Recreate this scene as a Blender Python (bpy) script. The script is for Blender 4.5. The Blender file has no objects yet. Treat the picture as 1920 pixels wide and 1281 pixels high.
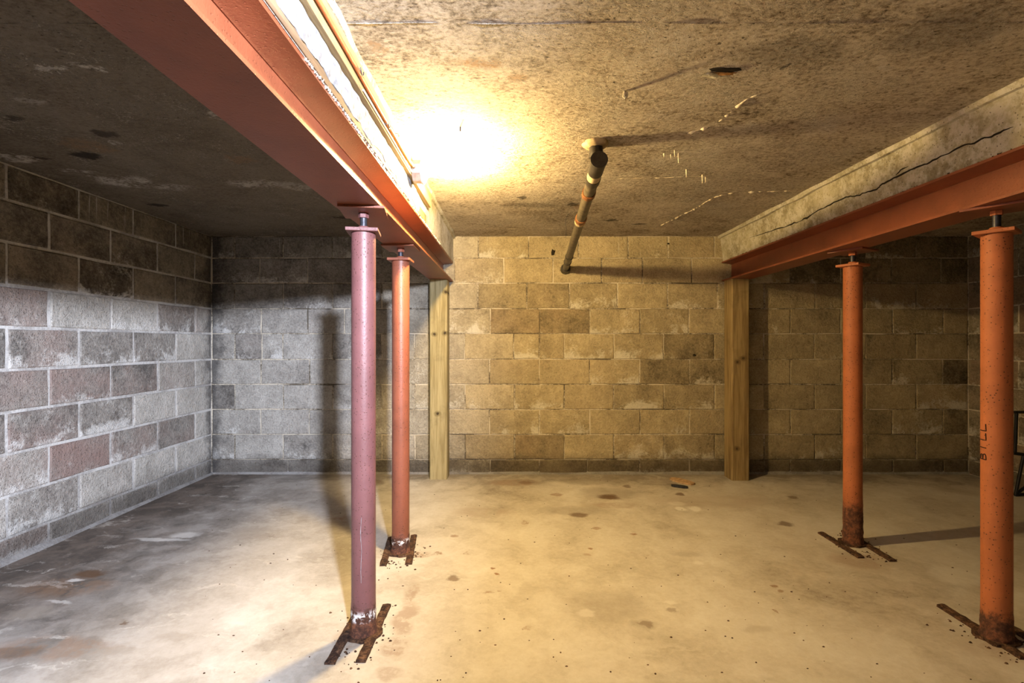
import bpy, bmesh, math, random
from mathutils import Vector, Matrix, noise as mnoise
random.seed(11)
sc = bpy.context.scene
COL = sc.collection
F, CX, CY = 940.0, 960.0, 644.0          # focal length and vanishing point of the 1920x1281 photograph
HC = 1.056                                # eye height
D, XL, XR, ZC = 4.052, -2.427, 3.685, 1.922   # back wall, side walls, ceiling
YF = -1.70                                # wall behind the camera

# ------------------------------------------------------------------ camera, light, exposure
cam = bpy.data.cameras.new('camera')
cam.sensor_width = 36.0; cam.lens = F / 1920 * 36.0
cam.shift_y = (CY - 640.5) / 1920
cam.clip_start = 0.02
co = bpy.data.objects.new('camera', cam); COL.objects.link(co)
co.location = (0, 0, HC); co.rotation_euler = (math.pi / 2, 0, 0)
sc.camera = co
w = bpy.data.worlds.new('world'); sc.world = w; w.use_nodes = True
w.node_tree.nodes['Background'].inputs[0].default_value = (0.9, 0.85, 0.8, 1)
w.node_tree.nodes['Background'].inputs[1].default_value = 0.02
BULB_STRENGTH = 3300.0
BULB_COLOR = (1.0, 0.70, 0.285)
# cool work light held behind and to the right of the camera, turned towards the left bay
sp = bpy.data.lights.new('work_light', 'SPOT')
sp.energy = 1600; sp.color = (0.78, 0.84, 1.0); sp.shadow_soft_size = 0.055
sp.spot_size = math.radians(84); sp.spot_blend = 0.85
so = bpy.data.objects.new('work_light', sp); COL.objects.link(so)
so.location = (0.47, -0.55, 1.69)
so.rotation_euler = (Vector((-2.40, 2.25, 1.20)) - Vector(so.location)).to_track_quat('-Z', 'Y').to_euler()
vs = sc.view_settings
vs.view_transform = 'Standard'; vs.look = 'None'; vs.gamma = 1.0; vs.use_curve_mapping = False
vs.exposure = 0.0
sc.display_settings.display_device = 'sRGB'
sc.cycles.use_denoising = True
sc.cycles.diffuse_bounces = 3; sc.cycles.max_bounces = 8
sc.cycles.sample_clamp_indirect = 6.0


# ------------------------------------------------------------------ pixel -> place
def slope(x, y):
    """The floor falls a little from the back wall and rises to the left wall."""
    g = min(1.0, max(0.0, (x - XL) / 1.6))
    return -0.016 * max(0.0, D - y) * g * g * (3 - 2 * g)


def at(px, py, Y):
    return Vector(((px - CX) * Y / F, Y, HC + (CY - py) * Y / F))


def ceil_pt(px, py, drop=0.0):
    Y = (ZC - HC) * F / (CY - py)
    return Vector(((px - CX) * Y / F, Y, ZC - drop))


def floor_pt(px, py):
    z = 0.0
    for _ in range(6):
        Y = (HC - z) * F / (py - CY)
        X = (px - CX) * Y / F
        z = slope(X, Y)
    return Vector((X, Y, z))


# ------------------------------------------------------------------ object helpers
def finish(o, label=None, cat=None, group=None, kind=None):
    if label: o['label'] = label
    if cat: o['category'] = cat
    if group: o['group'] = group
    if kind: o['kind'] = kind
    return o


def empty(name, loc=(0, 0, 0), rz=0.0):
    o = bpy.data.objects.new(name, None); COL.objects.link(o)
    o.location = loc; o.rotation_euler.z = rz; o.empty_display_size = 0.1
    return o


class MB:
    """collects shapes for ONE mesh object"""

    def __init__(s):
        s.bm = bmesh.new()

    def box(s, lo, hi, bev=0.0):
        lo, hi = Vector(lo), Vector(hi)
        r = bmesh.ops.create_cube(s.bm, size=1.0)
        for v in r['verts']:
            v.co = Vector([(lo[i] + hi[i]) / 2 + v.co[i] * (hi[i] - lo[i]) for i in range(3)])
        if bev:
            es = list({e for v in r['verts'] for e in v.link_edges})
            bmesh.ops.bevel(s.bm, geom=es, offset=bev, segments=1, affect='EDGES', profile=0.5)
        return s

    def prism(s, pts, a, b, axis=1):
        """polygon pts in the plane across `axis`, swept from a to b"""
        def mk(p, t):
            return (t, p[0], p[1]) if axis == 0 else (p[0], t, p[1]) if axis == 1 else (p[0], p[1], t)
        A = [s.bm.verts.new(mk(p, a)) for p in pts]; B = [s.bm.verts.new(mk(p, b)) for p in pts]
        n = len(pts)
        s.bm.faces.new(A); s.bm.faces.new(B[::-1])
        for i in range(n):
            s.bm.faces.new((A[i], B[i], B[(i + 1) % n], A[(i + 1) % n]))
        return s

    def lathe(s, prof, seg=32, M=None, wob=None):
        """prof: list of (r, z); closed with caps; wob(r, z, angle) -> radius"""
        rings = []
        for r, z in prof:
            ring = []
            for k in range(seg):
                t = 2 * math.pi * k / seg
                rr = wob(r, z, t) if wob else r
                p = Vector((rr * math.cos(t), rr * math.sin(t), z))
                ring.append(s.bm.verts.new(M @ p if M else p))
            rings.append(ring)
        for A, B in zip(rings, rings[1:]):
            for k in range(seg):
                s.bm.faces.new((A[k], A[(k + 1) % seg], B[(k + 1) % seg], B[k]))
        s.bm.faces.new(rings[0][::-1]); s.bm.faces.new(rings[-1])
        return s

    def rod(s, a, b, r, r2=None, seg=12):
        a, b = Vector(a), Vector(b)
        M = Matrix.Translation(a) @ (b - a).to_track_quat('Z', 'Y').to_matrix().to_4x4()
        return s.lathe([(r, 0), (r if r2 is None else r2, (b - a).length)], seg, M)

    def tube(s, pts, r, seg=8):
        pts = [Vector(p) for p in pts]
        rings = []; up = None
        for i, p in enumerate(pts):
            t = (pts[min(i + 1, len(pts) - 1)] - pts[max(i - 1, 0)]).normalized()
            if up is None:
                up = Vector((0, 0, 1)) if abs(t.z) < 0.9 else Vector((1, 0, 0))
            u = (up - t * up.dot(t)).normalized(); v = t.cross(u); up = u
            rr = r[i] if isinstance(r, (list, tuple)) else r
            rings.append([s.bm.verts.new(p + (u * math.cos(2 * math.pi * k / seg) + v * math.sin(2 * math.pi * k / seg)) * rr) for k in range(seg)])
        for A, B in zip(rings, rings[1:]):
            for k in range(seg):
                s.bm.faces.new((A[k], A[(k + 1) % seg], B[(k + 1) % seg], B[k]))
        s.bm.faces.new(rings[0][::-1]); s.bm.faces.new(rings[-1])
        return s

    def blob(s, c, size, sub=1, amp=0.35, seed=0):
        r = bmesh.ops.create_icosphere(s.bm, subdivisions=sub, radius=1.0)
        for v in r['verts']:
            k = 1 + amp * mnoise.noise(v.co * 1.7 + Vector((seed * 3.1, seed * 1.7, 0)))
            v.co = Vector((c[0] + v.co.x * size[0] * k, c[1] + v.co.y * size[1] * k, c[2] + v.co.z * size[2] * k))
        return s

    def build(s, name, mat, parent=None, smooth=None, loc=None):
        bmesh.ops.recalc_face_normals(s.bm, faces=s.bm.faces[:])
        me = bpy.data.meshes.new(name); s.bm.to_mesh(me); s.bm.free()
        if mat: me.materials.append(mat)
        if smooth is not None:
            for p in me.polygons: p.use_smooth = True
            me.set_sharp_from_angle(angle=math.radians(smooth))
        o = bpy.data.objects.new(name, me); COL.objects.link(o)
        if parent: o.parent = parent
        if loc: o.location = loc
        return o


# ------------------------------------------------------------------ node helper
class NT:
    def __init__(s, name):
        s.m = bpy.data.materials.new(name); s.m.use_nodes = True
        s.t = s.m.node_tree; s.n = s.t.nodes
        s.b = s.n['Principled BSDF']
        s.pos = s.n.new('ShaderNodeNewGeometry').outputs['Position']
        s.b.inputs['Specular IOR Level'].default_value = 0.25

    def put(s, sock, v):
        if isinstance(v, bpy.types.NodeSocket): s.t.links.new(v, sock)
        elif isinstance(v, (tuple, list)) and len(v) == 3 and sock.type == 'RGBA': sock.default_value = (*v, 1)
        else: sock.default_value = v

    def f(s, op, a, b=0.0, c=0.0, clamp=False):
        n = s.n.new('ShaderNodeMath'); n.operation = op; n.use_clamp = clamp
        s.put(n.inputs[0], a); s.put(n.inputs[1], b); s.put(n.inputs[2], c)
        return n.outputs[0]

    def add(s, *a):
        r = a[0]
        for x in a[1:]: r = s.f('ADD', r, x)
        return r

    def mul(s, a, b): return s.f('MULTIPLY', a, b)

    def v(s, op, a, b=(0, 0, 0)):
        n = s.n.new('ShaderNodeVectorMath'); n.operation = op
        s.put(n.inputs[0], a)
        if op == 'SCALE': s.put(n.inputs['Scale'], b); return n.outputs[0]
        s.put(n.inputs[1], b)
        return n.outputs['Value'] if op in ('LENGTH', 'DOT_PRODUCT', 'DISTANCE') else n.outputs[0]

    def noise(s, vec, scale, detail=4.0, rough=0.55, dist=0.0, color=False):
        n = s.n.new('ShaderNodeTexNoise')
        s.put(n.inputs['Vector'], vec); n.inputs['Scale'].default_value = scale
        n.inputs['Detail'].default_value = detail; n.inputs['Roughness'].default_value = rough
        n.inputs['Distortion'].default_value = dist
        return n.outputs['Color'] if color else n.outputs[0]

    def voro(s, vec, scale, feat='F1', rand=1.0):
        n = s.n.new('ShaderNodeTexVoronoi'); n.feature = feat
        s.put(n.inputs['Vector'], vec); n.inputs['Scale'].default_value = scale
        n.inputs['Randomness'].default_value = rand
        return n.outputs['Distance']

    def ss(s, x, a, b, lo=0.0, hi=1.0):
        n = s.n.new('ShaderNodeMapRange'); n.interpolation_type = 'SMOOTHSTEP'
        s.put(n.inputs[0], x); s.put(n.inputs[1], a); s.put(n.inputs[2], b); s.put(n.inputs[3], lo); s.put(n.inputs[4], hi)
        return n.outputs[0]

    def mix(s, fac, a, b, mode='MIX'):
        n = s.n.new('ShaderNodeMix'); n.data_type = 'RGBA'; n.blend_type = mode
        s.put(n.inputs[0], fac); s.put(n.inputs[6], a); s.put(n.inputs[7], b)
        return n.outputs[2]

    def ramp(s, x, stops):
        n = s.n.new('ShaderNodeValToRGB'); s.put(n.inputs[0], x)
        e = n.color_ramp.elements
        while len(e) < len(stops): e.new(0.5)
        for k, (p, c) in enumerate(stops): e[k].position = p; e[k].color = (*c, 1)
        return n.outputs[0]

    def sep(s, vec):
        n = s.n.new('ShaderNodeSeparateXYZ'); s.put(n.inputs[0], vec); return n.outputs

    def oattr(s, name):
        n = s.n.new('ShaderNodeAttribute'); n.attribute_type = 'OBJECT'; n.attribute_name = name
        return n.outputs['Fac']

    def gattr(s, name):
        n = s.n.new('ShaderNodeAttribute'); n.attribute_type = 'GEOMETRY'; n.attribute_name = name
        return n.outputs['Fac']

    def obj(s):
        return s.n.new('ShaderNodeTexCoord').outputs['Object']

    def spots(s, vec, lst, warp=0.35):
        """union of soft-edged elliptical stains (x, y, rx, ry, turn, strength) lying in the plane of vec.xy"""
        out = None
        for x, y, rx, ry, a, k in lst:
            n = s.n.new('ShaderNodeMapping'); n.vector_type = 'TEXTURE'
            s.put(n.inputs['Vector'], vec)
            n.inputs['Location'].default_value = (x, y, 0); n.inputs['Rotation'].default_value = (0, 0, a)
            n.inputs['Scale'].default_value = (rx, ry, 1e3)
            m = s.ss(s.v('LENGTH', n.outputs[0]), 0.55, 1.15, k, 0.0)
            out = m if out is None else s.f('MAXIMUM', out, m)
        return out

    def bump(s, h, strength=0.5, dist=0.01):
        n = s.n.new('ShaderNodeBump'); s.put(n.inputs['Height'], h)
        n.inputs['Strength'].default_value = strength; n.inputs['Distance'].default_value = dist
        s.t.links.new(n.outputs[0], s.b.inputs['Normal'])

    def out(s, col, rough=0.85):
        s.put(s.b.inputs['Base Color'], col); s.put(s.b.inputs['Roughness'], rough)
        return s.m


# ------------------------------------------------------------------ materials
def m_block(name):
    t = NT(name); P = t.pos
    tone, effl, red, seed = t.oattr('tone'), t.oattr('effl'), t.oattr('red'), t.oattr('seed')
    bz = t.gattr('bz')
    sv = t.v('ADD', P, t.v('SCALE', (1.0, 0.7, 0.4), seed))
    n1, n2, n3 = t.noise(sv, 9, 6, 0.65), t.noise(P, 60, 4, 0.7), t.noise(sv, 3.2, 4, 0.6)
    n5 = t.noise(sv, 22, 5, 0.7, 0.5)
    k = t.add(tone, t.mul(t.add(n1, -0.5), 0.55), t.mul(t.add(n3, -0.5), 0.65), t.mul(t.add(n2, -0.5), 0.75), t.mul(t.add(n5, -0.5), 0.55), t.mul(t.add(t.noise(P, 2.1, 5, 0.65, 0.8), -0.5), 0.6))
    c = t.ramp(k, [(0.0, (0.05, 0.045, 0.04)), (0.25, (0.14, 0.128, 0.115)), (0.45, (0.255, 0.237, 0.212)), (0.65, (0.35, 0.33, 0.295)), (1.0, (0.52, 0.495, 0.45))])
    c = t.mix(t.mul(red, t.ss(n3, 0.3, 0.7)), c, (0.27, 0.185, 0.16))
    tan = t.oattr('tan')
    c = t.mix(tan, c, (1.0, 0.90, 0.70), 'MULTIPLY')
    # salt bloom, mostly along the bottom of a block
    low = t.ss(bz, 0.0, 0.55, 1.0, 0.0)
    n4 = t.noise(sv, 5.0, 5, 0.7, 0.8)
    e = t.add(t.mul(n1, 0.7), t.mul(n2, 0.6), t.mul(t.mul(low, effl), t.mul(t.ss(n4, .35, .65), 0.5)), t.mul(effl, 0.16), t.mul(n4, 0.55))
    c = t.mix(t.mul(t.ss(e, 1.10, 1.45), 0.7), c, (0.66, 0.65, 0.62))
    c = t.mix(tan, c, (1.0, 0.97, 0.88), 'MULTIPLY')
    # rising damp in the bottom course and grime in the corner
    x, y, z = t.sep(P)[:3]
    d = t.ss(t.add(z, t.mul(t.add(n1, -0.5), 0.10)), 0.06, 0.20, 0.62, 0.0)
    c = t.mix(d, c, (0.055, 0.045, 0.036))
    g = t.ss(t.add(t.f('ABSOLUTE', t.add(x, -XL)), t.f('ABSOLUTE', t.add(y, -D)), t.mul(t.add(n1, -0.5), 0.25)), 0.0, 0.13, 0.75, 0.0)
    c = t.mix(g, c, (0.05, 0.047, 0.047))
    # pale lime runs below the ceiling joint
    dr = t.noise(t.v('MULTIPLY', P, (38, 38, 2.2)), 1.0, 3, 0.6)
    rr = t.mul(t.ss(dr, 0.60, 0.72), t.ss(z, 1.72, 1.86, 0.0, 0.55))
    c = t.mix(rr, c, (0.68, 0.65, 0.58))
    pit = t.ss(t.voro(P, 95), 0.05, 0.28)
    c = t.mix(t.mul(t.add(1.0, t.mul(pit, -1.0)), 0.45), c, (0.05, 0.045, 0.04))
    t.bump(t.add(t.mul(n2, 0.6), t.mul(n1, 0.7), t.mul(n5, 0.5), t.mul(pit, 0.3)), 0.9, 0.016)
    return t.out(c, 0.92)


def m_mortar(name, base, dark):
    t = NT(name); P = t.pos
    n1, n2 = t.noise(P, 5, 5, 0.65), t.noise(P, 70, 3, 0.7)
    c = t.mix(t.ss(t.add(n1, t.mul(t.add(n2, -0.5), 0.5)), 0.36, 0.60), dark, base)
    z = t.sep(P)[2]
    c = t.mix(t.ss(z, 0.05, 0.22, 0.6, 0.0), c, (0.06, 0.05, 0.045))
    t.bump(t.add(n2, n1), 0.6, 0.006)
    return t.out(c, 0.93)


def m_floor():
    t = NT('floor_concrete'); P = t.pos
    wv = t.v('SCALE', t.v('SUBTRACT', t.noise(P, 9, 4, 0.65, 0, True), (0.5, 0.5, 0.5)), 0.10)
    W = t.v('ADD', P, wv)
    st = t.v('ADD', t.v('MULTIPLY', P, (1.0, 1.0, 1.0)), t.v('SCALE', wv, 1.5))
    n1, n2, n3 = t.noise(st, 1.6, 6, 0.6, 0.6), t.noise(P, 45, 4, 0.7), t.noise(st, 5.5, 6, 0.66, 0.4)
    k = t.add(t.mul(n1, 0.75), t.mul(n3, 0.45), t.mul(t.add(n2, -0.5), 0.26))
    c = t.ramp(k, [(0.34, (0.25, 0.21, 0.165)), (0.48, (0.42, 0.375, 0.31)), (0.62, (0.53, 0.485, 0.42)), (0.80, (0.63, 0.595, 0.54))])
    x, y, z = t.sep(W)[:3]
    # dirty damp strip along the left and back walls
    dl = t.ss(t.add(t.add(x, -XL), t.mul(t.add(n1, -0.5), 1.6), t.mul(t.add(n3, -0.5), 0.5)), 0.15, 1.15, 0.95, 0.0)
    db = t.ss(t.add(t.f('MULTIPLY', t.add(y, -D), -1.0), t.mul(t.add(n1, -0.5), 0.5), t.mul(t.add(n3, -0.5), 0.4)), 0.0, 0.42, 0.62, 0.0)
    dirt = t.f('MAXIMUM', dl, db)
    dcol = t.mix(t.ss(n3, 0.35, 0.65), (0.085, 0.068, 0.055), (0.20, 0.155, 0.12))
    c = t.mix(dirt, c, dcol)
    gl = t.ss(t.add(x, t.mul(t.add(n1, -0.5), 1.2), t.mul(t.add(n3, -0.5), 0.6)), -1.25, -0.45, 0.8, 0.0)   # damp grey left bay, colour also darkened against the work light's glare
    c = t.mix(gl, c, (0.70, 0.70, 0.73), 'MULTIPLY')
    # scuffed pale sweeps in the dirt
    sw = t.noise(t.v('MULTIPLY', st, (2.2, 5.0, 1)), 1.6, 5, 0.7, 1.2)
    c = t.mix(t.mul(t.ss(sw, 0.56, 0.70), 0.55), c, (0.60, 0.56, 0.50))
    def S(l):
        r = []
        for px, py, rx, ry, k in l:
            p = floor_pt(px, py); q = floor_pt(px, py + ry); s = F / p.y
            r.append((p.x, p.y, rx / s, max(0.006, (p.y - q.y)), 0.0, k))
        return r
    soft = t.spots(W, S([(1130, 1135, 95, 38, .35), (330, 1195, 34, 14, .4), (60, 1150, 50, 14, .55), (215, 1220, 40, 10, .5), (1075, 958, 70, 9, .45), (1140, 925, 60, 14, .5), (480, 1000, 60, 14, .4), (1205, 1172, 26, 8, .35), (1100, 902, 60, 8, .5), (1290, 1040, 34, 7, .35), (1420, 1180, 30, 10, .3)]))
    c = t.mix(soft, c, (0.27, 0.23, 0.185))
    dark = t.spots(W, S([(1142, 932, 22, 6, .9), (1086, 966, 20, 6, .75), (170, 1076, 30, 8, .9), (1470, 982, 17, 5, .7), (1275, 927, 8, 3, .8), (1485, 932, 12, 3, .6), (700, 905, 22, 6, .5), (230, 1168, 8, 3, .7), (850, 1083, 13, 5, .65), (1260, 1145, 12, 4, .45), (1210, 1172, 11, 4, .45), (985, 880 + 25, 14, 3, .5), (1175, 912, 10, 3, .7), (20, 1225, 60, 14, .5)]))
    c = t.mix(dark, c, (0.11, 0.058, 0.028))
    rust = t.spots(W, S([(982, 979, 9, 4, .75), (877, 1038, 8, 3, .7), (1184, 1039, 10, 4, .7), (1211, 1040, 8, 3, .6), (1098, 1040, 8, 3, .4), (1045, 928, 12, 3, .6), (640, 975, 26, 8, .6), (100, 1215, 120, 30, .45), (130, 1100, 90, 22, .4), (790, 1040, 22, 7, .7), (770, 1110, 15, 26, .5), (762, 1160, 22, 40, .5), (730, 1262, 30, 16, .4), (655, 1195, 40, 26, .45), (740, 1210, 30, 22, .5), (905, 960, 60, 10, .3), (1330, 940, 120, 14, .25), (1620, 1052, 70, 18, .4), (1870, 1215, 70, 30, .4), (1451, 1099, 9, 3, .7), (1464, 1107, 8, 3, .6), (851, 1006, 8, 3, .6), (820, 1039, 9, 4, .8), (925, 1068, 6, 2.5, .9), (934, 1077, 6, 2.5, .9), (911, 1110, 9, 3, .6), (931, 1108, 6, 2, .6), (1119, 990, 9, 2.5, .7), (1189, 1002, 9, 3, .9), (1451, 1149, 5, 4, .8), (987, 1178, 6, 4, .5), (1108, 1029, 5, 2, .8), (960, 905, 60, 7, .45), (1150, 948, 60, 6, .4)]))
    c = t.mix(t.mul(rust, t.ss(t.add(n3, t.mul(t.add(n2, -.5), .5)), 0.36, 0.56)), c, (0.21, 0.10, 0.038))
    pale = t.spots(W, S([(1302, 955, 13, 6, .8), (1277, 954, 10, 4, .8), (1270, 945, 20, 4, .4), (1255, 1128, 14, 5, .4), (1100, 1150, 20, 8, .35), (1790, 1080, 50, 22, .35), (110, 1130, 30, 4, .4), (350, 1003, 30, 6, .5), (1310, 1057, 14, 4, .45), (300, 1012, 60, 4, .5), (140, 1088, 14, 4, .6)]))
    c = t.mix(pale, c, (0.74, 0.71, 0.66))
    sp = t.ss(t.add(t.voro(P, 21), t.mul(n3, 0.5)), 0.21, 0.25, 0.8, 0.0)
    c = t.mix(sp, c, (0.14, 0.085, 0.05))
    t.bump(t.add(t.mul(n2, 0.2), t.mul(n3, 0.5)), 0.28, 0.012)
    rg = t.ss(k, 0.4, 0.8, 0.62, 0.5)
    return t.out(c, rg)


def m_ceiling():
    t = NT('ceiling_concrete'); P = t.pos
    st = t.v('MULTIPLY', P, (1.0, 1.35, 1.0))            # formwork grain runs across the room
    n1, n2, n3 = t.noise(P, 2.3, 6, 0.65, 0.5), t.noise(st, 55, 5, 0.75), t.noise(st, 7, 6, 0.7, 0.6)
    k = t.add(t.mul(n1, 0.65), t.mul(n3, 0.55), -0.08, t.mul(t.add(n2, -0.5), 1.25))
    c = t.ramp(k, [(0.24, (0.10, 0.072, 0.048)), (0.40, (0.35, 0.29, 0.215)), (0.54, (0.55, 0.48, 0.38)), (0.8, (0.72, 0.66, 0.56))])
    x, y, z = t.sep(P)[:3]
    lf = t.ss(x, -0.65, -0.5, 0.80, 0.0)                 # shade of the unlit left bay put into the slab colour
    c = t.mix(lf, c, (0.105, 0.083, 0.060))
    rough = t.ss(t.add(x, t.mul(t.add(n1, -0.5), 1.6)), 0.3, 1.3)
    salt = t.mul(t.ss(t.add(t.noise(st, 75, 3, 0.8), t.mul(n3, 0.5)), 0.79, 0.88), t.ss(t.noise(P, 3.4, 4, 0.6), 0.46, 0.58))
    c = t.mix(t.mul(salt, t.add(0.35, t.mul(rough, 0.6))), c, (0.80, 0.73, 0.60))
    wv = t.v('SCALE', t.v('SUBTRACT', t.noise(P, 12, 5, 0.7, 0, True), (0.5, 0.5, 0.5)), 0.16)
    W = t.v('ADD', P, wv)
    def S(l):
        r = []
        for px, py, rx, ry, k in l:
            p = ceil_pt(px, py); q = ceil_pt(px, py + ry); s = F / p.y
            r.append((p.x, p.y, rx / s, max(0.012, abs(q.y - p.y)), 0.0, k))
        return r
    bloom = t.spots(W, S([(95, 130, 45, 6, .8), (175, 127, 28, 9, .9), (30, 296, 42, 9, .9), (230, 340, 60, 12, .8), (330, 352, 45, 7, .6), (150, 322, 30, 4, .7), (480, 345, 60, 8, .6), (560, 350, 40, 9, .5), (405, 217, 18, 10, .7), (215, 268, 14, 4, .8), (60, 190, 24, 8, .35), (870, 150, 50, 12, .6), (845, 100, 60, 22, .4), (1255, 80, 60, 40, .45), (1250, 215, 40, 14, .5), (1385, 240, 40, 12, .5), (1560, 235, 60, 20, .35), (1660, 128, 22, 5, .8), (1350, 385, 40, 6, .5), (1060, 345, 40, 3, .6), (1230, 305, 30, 12, .4)]))
    c = t.mix(t.mul(bloom, t.ss(t.add(n2, n3), 0.86, 1.12)), c, (0.62, 0.585, 0.53))
    dk = t.spots(W, S([(165, 292, 34, 7, .95), (195, 252, 26, 7, .8), (20, 222, 36, 5, .7), (300, 385, 18, 3, .9), (75, 296, 12, 3, .8), (1000, 385, 60, 6, .4), (1340, 85, 8, 5, .8), (1472, 124, 9, 4, .8), (980, 372, 9, 5, .8), (1145, 413, 14, 3, .8), (1200, 420, 12, 2, .8), (1075, 385, 12, 4, .8), (640, 408, 14, 3, .8), (1480, 100, 120, 30, .35), (1780, 60, 120, 50, .35)]))
    c = t.mix(dk, c, (0.03, 0.022, 0.016))
    rs = t.spots(W, S([(900, 120, 45, 12, .85), (965, 146, 22, 8, .7), (705, 85, 14, 14, .7), (165, 275, 50, 14, .4), (450, 300, 30, 9, .4), (1090, 388, 22, 5, .6)]))
    c = t.mix(t.mul(rs, t.ss(n2, 0.35, 0.6)), c, (0.32, 0.16, 0.05))
    pit = t.ss(t.add(t.voro(t.v('MULTIPLY', P, (1, 1.5, 1)), 42), t.mul(t.add(n2, -.2), 0.5)), 0.18, 0.30)
    hole = t.mul(t.add(1.0, t.mul(pit, -1.0)), t.ss(n1, 0.36, 0.52))
    c = t.mix(t.mul(hole, 0.85), c, (0.06, 0.045, 0.03))
    t.bump(t.add(t.mul(n2, 0.7), t.mul(n3, 0.5), t.mul(hole, -0.7), t.mul(salt, 0.5)), 1.0, 0.022)
    return t.out(c, 0.9)


def m_concrete(name, base, dark, white=0.0):
    t = NT(name); P = t.pos
    n1, n2, n3 = t.noise(P, 4, 6, 0.65), t.noise(P, 55, 4, 0.7), t.noise(P, 14, 5, 0.7)
    k = t.add(n1, t.mul(t.add(n2, -0.5), 0.35), t.mul(t.add(n3, -0.5), 0.45))
    c = t.mix(t.ss(k, 0.30, 0.62), dark, base)
    if white:
        c = t.mix(t.mul(t.ss(t.add(n3, t.mul(n2, 0.6)), 0.72, 0.95), white), c, (0.72, 0.71, 0.69))
    sp = t.ss(t.voro(P, 60), 0.10, 0.2, 0.7, 0.0)
    c = t.mix(sp, c, (0.08, 0.06, 0.045))
    t.bump(t.add(n2, t.mul(n3, 0.8)), 0.7, 0.01)
    return t.out(c, 0.9)


def m_paint(name, base, spec=0.42):
    t = NT(name); P = t.pos; z = t.sep(t.obj())[2]
    n1, n2, n3 = t.noise(P, 7, 5, 0.6), t.noise(P, 110, 3, 0.7), t.noise(P, 34, 5, 0.72)
    c = t.mix(t.ss(n1, 0.3, 0.7), tuple(v * 0.86 for v in base), tuple(min(1, v * 1.12) for v in base))
    pit = t.ss(t.add(t.voro(P, 85), t.mul(n1, 0.30)), 0.27, 0.36, 0.9, 0.0)
    c = t.mix(t.mul(pit, t.oattr('pits')), c, (0.07, 0.025, 0.014))
    rh = t.oattr('rust_height')
    r = t.mul(t.oattr('rusty'), t.ss(t.add(z, t.mul(t.add(n3, -0.5), 0.12)), t.mul(rh, 0.62), t.mul(rh, 0.98), 1.0, 0.0))
    rc = t.ramp(t.add(t.mul(n3, 0.8), t.mul(n2, 0.35)), [(0.36, (0.016, 0.009, 0.008)), (0.55, (0.085, 0.035, 0.022)), (0.74, (0.26, 0.10, 0.05))])
    c = t.mix(r, c, rc)
    band = t.mul(t.ss(z, t.mul(rh, 0.42), t.mul(rh, 0.52)), t.ss(z, t.mul(rh, 0.62), t.mul(rh, 0.80), 1.0, 0.0))
    pl = t.mul(t.mul(band, t.oattr('peel')), t.ss(n3, 0.50, 0.55))
    c = t.mix(pl, c, (0.75, 0.74, 0.74))
    t.bump(t.add(t.mul(n2, 0.25), t.mul(pit, -0.5), t.mul(t.mul(r, n3), 1.6)), 0.5, 0.006)
    t.b.inputs['Specular IOR Level'].default_value = 0.4
    return t.out(c, t.mix(r, (spec,) * 3, (0.9,) * 3))


def m_rust(name='rusted_steel'):
    t = NT(name); P = t.pos
    n1, n2 = t.noise(P, 30, 6, 0.72), t.noise(P, 120, 3, 0.7)
    c = t.ramp(t.add(t.mul(n1, 0.85), t.mul(n2, 0.3)), [(0.38, (0.012, 0.008, 0.007)), (0.55, (0.055, 0.028, 0.018)), (0.72, (0.17, 0.09, 0.05)), (0.9, (0.40, 0.32, 0.25))])
    t.bump(t.add(n1, t.mul(n2, 0.5)), 0.9, 0.008)
    return t.out(c, 0.92)


def m_wood(name, base, dark, knots, along=2):
    """knots: world (x, z) pairs"""
    t = NT(name); P = t.pos
    sc3 = [26, 26, 26]; sc3[along] = 1.3
    wv = t.noise(t.v('MULTIPLY', P, (4, 4, 1.2) if along == 2 else (4, 1.2, 4)), 1.0, 3, 0.5)
    n1 = t.noise(t.v('MULTIPLY', P, tuple(sc3)), 1.0, 5, 0.6, 0.7)
    n2 = t.noise(t.v('MULTIPLY', P, tuple(v * 5 for v in sc3)), 1.0, 3, 0.6)
    c = t.mix(t.ss(t.add(n1, t.mul(t.add(n2, -0.5), 0.5), t.mul(t.add(wv, -0.5), 0.6)), 0.30, 0.70), dark, base)
    big = t.noise(P, 5, 4, 0.6)
    c = t.mix(t.ss(big, 0.55, 0.75, 0.0, 0.45), c, tuple(v * 0.45 for v in dark))
    x, y, z = t.sep(P)[:3]
    if knots:
        cmb = t.n.new('ShaderNodeCombineXYZ'); t.put(cmb.inputs[0], x); t.put(cmb.inputs[1], z)
        wq = t.v('ADD', cmb.outputs[0], t.v('SCALE', t.v('SUBTRACT', t.noise(P, 25, 2, 0.5, 0, True), (0.5,) * 3), 0.02))
        ring = t.spots(wq, [(a, b, 0.030, 0.024, 0, .75) for a, b in knots])
        core = t.spots(wq, [(a, b, 0.012, 0.012, 0, .9) for a, b in knots])
        c = t.mix(ring, c, tuple(v * 0.7 for v in dark)); c = t.mix(core, c, (0.04, 0.025, 0.012))
    t.bump(t.add(n1, t.mul(n2, 0.4)), 0.4, 0.004)
    return t.out(c, 0.75)


def m_plain(name, col, rough=0.5, metal=0.0, var=0.25, scale=40):
    t = NT(name); n1 = t.noise(t.pos, scale, 5, 0.65)
    c = t.mix(t.ss(n1, 0.3, 0.7), tuple(v * (1 - var) for v in col), tuple(min(1, v * (1 + var)) for v in col))
    t.b.inputs['Metallic'].default_value = metal
    t.bump(n1, 0.25, 0.003)
    return t.out(c, rough)


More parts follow.
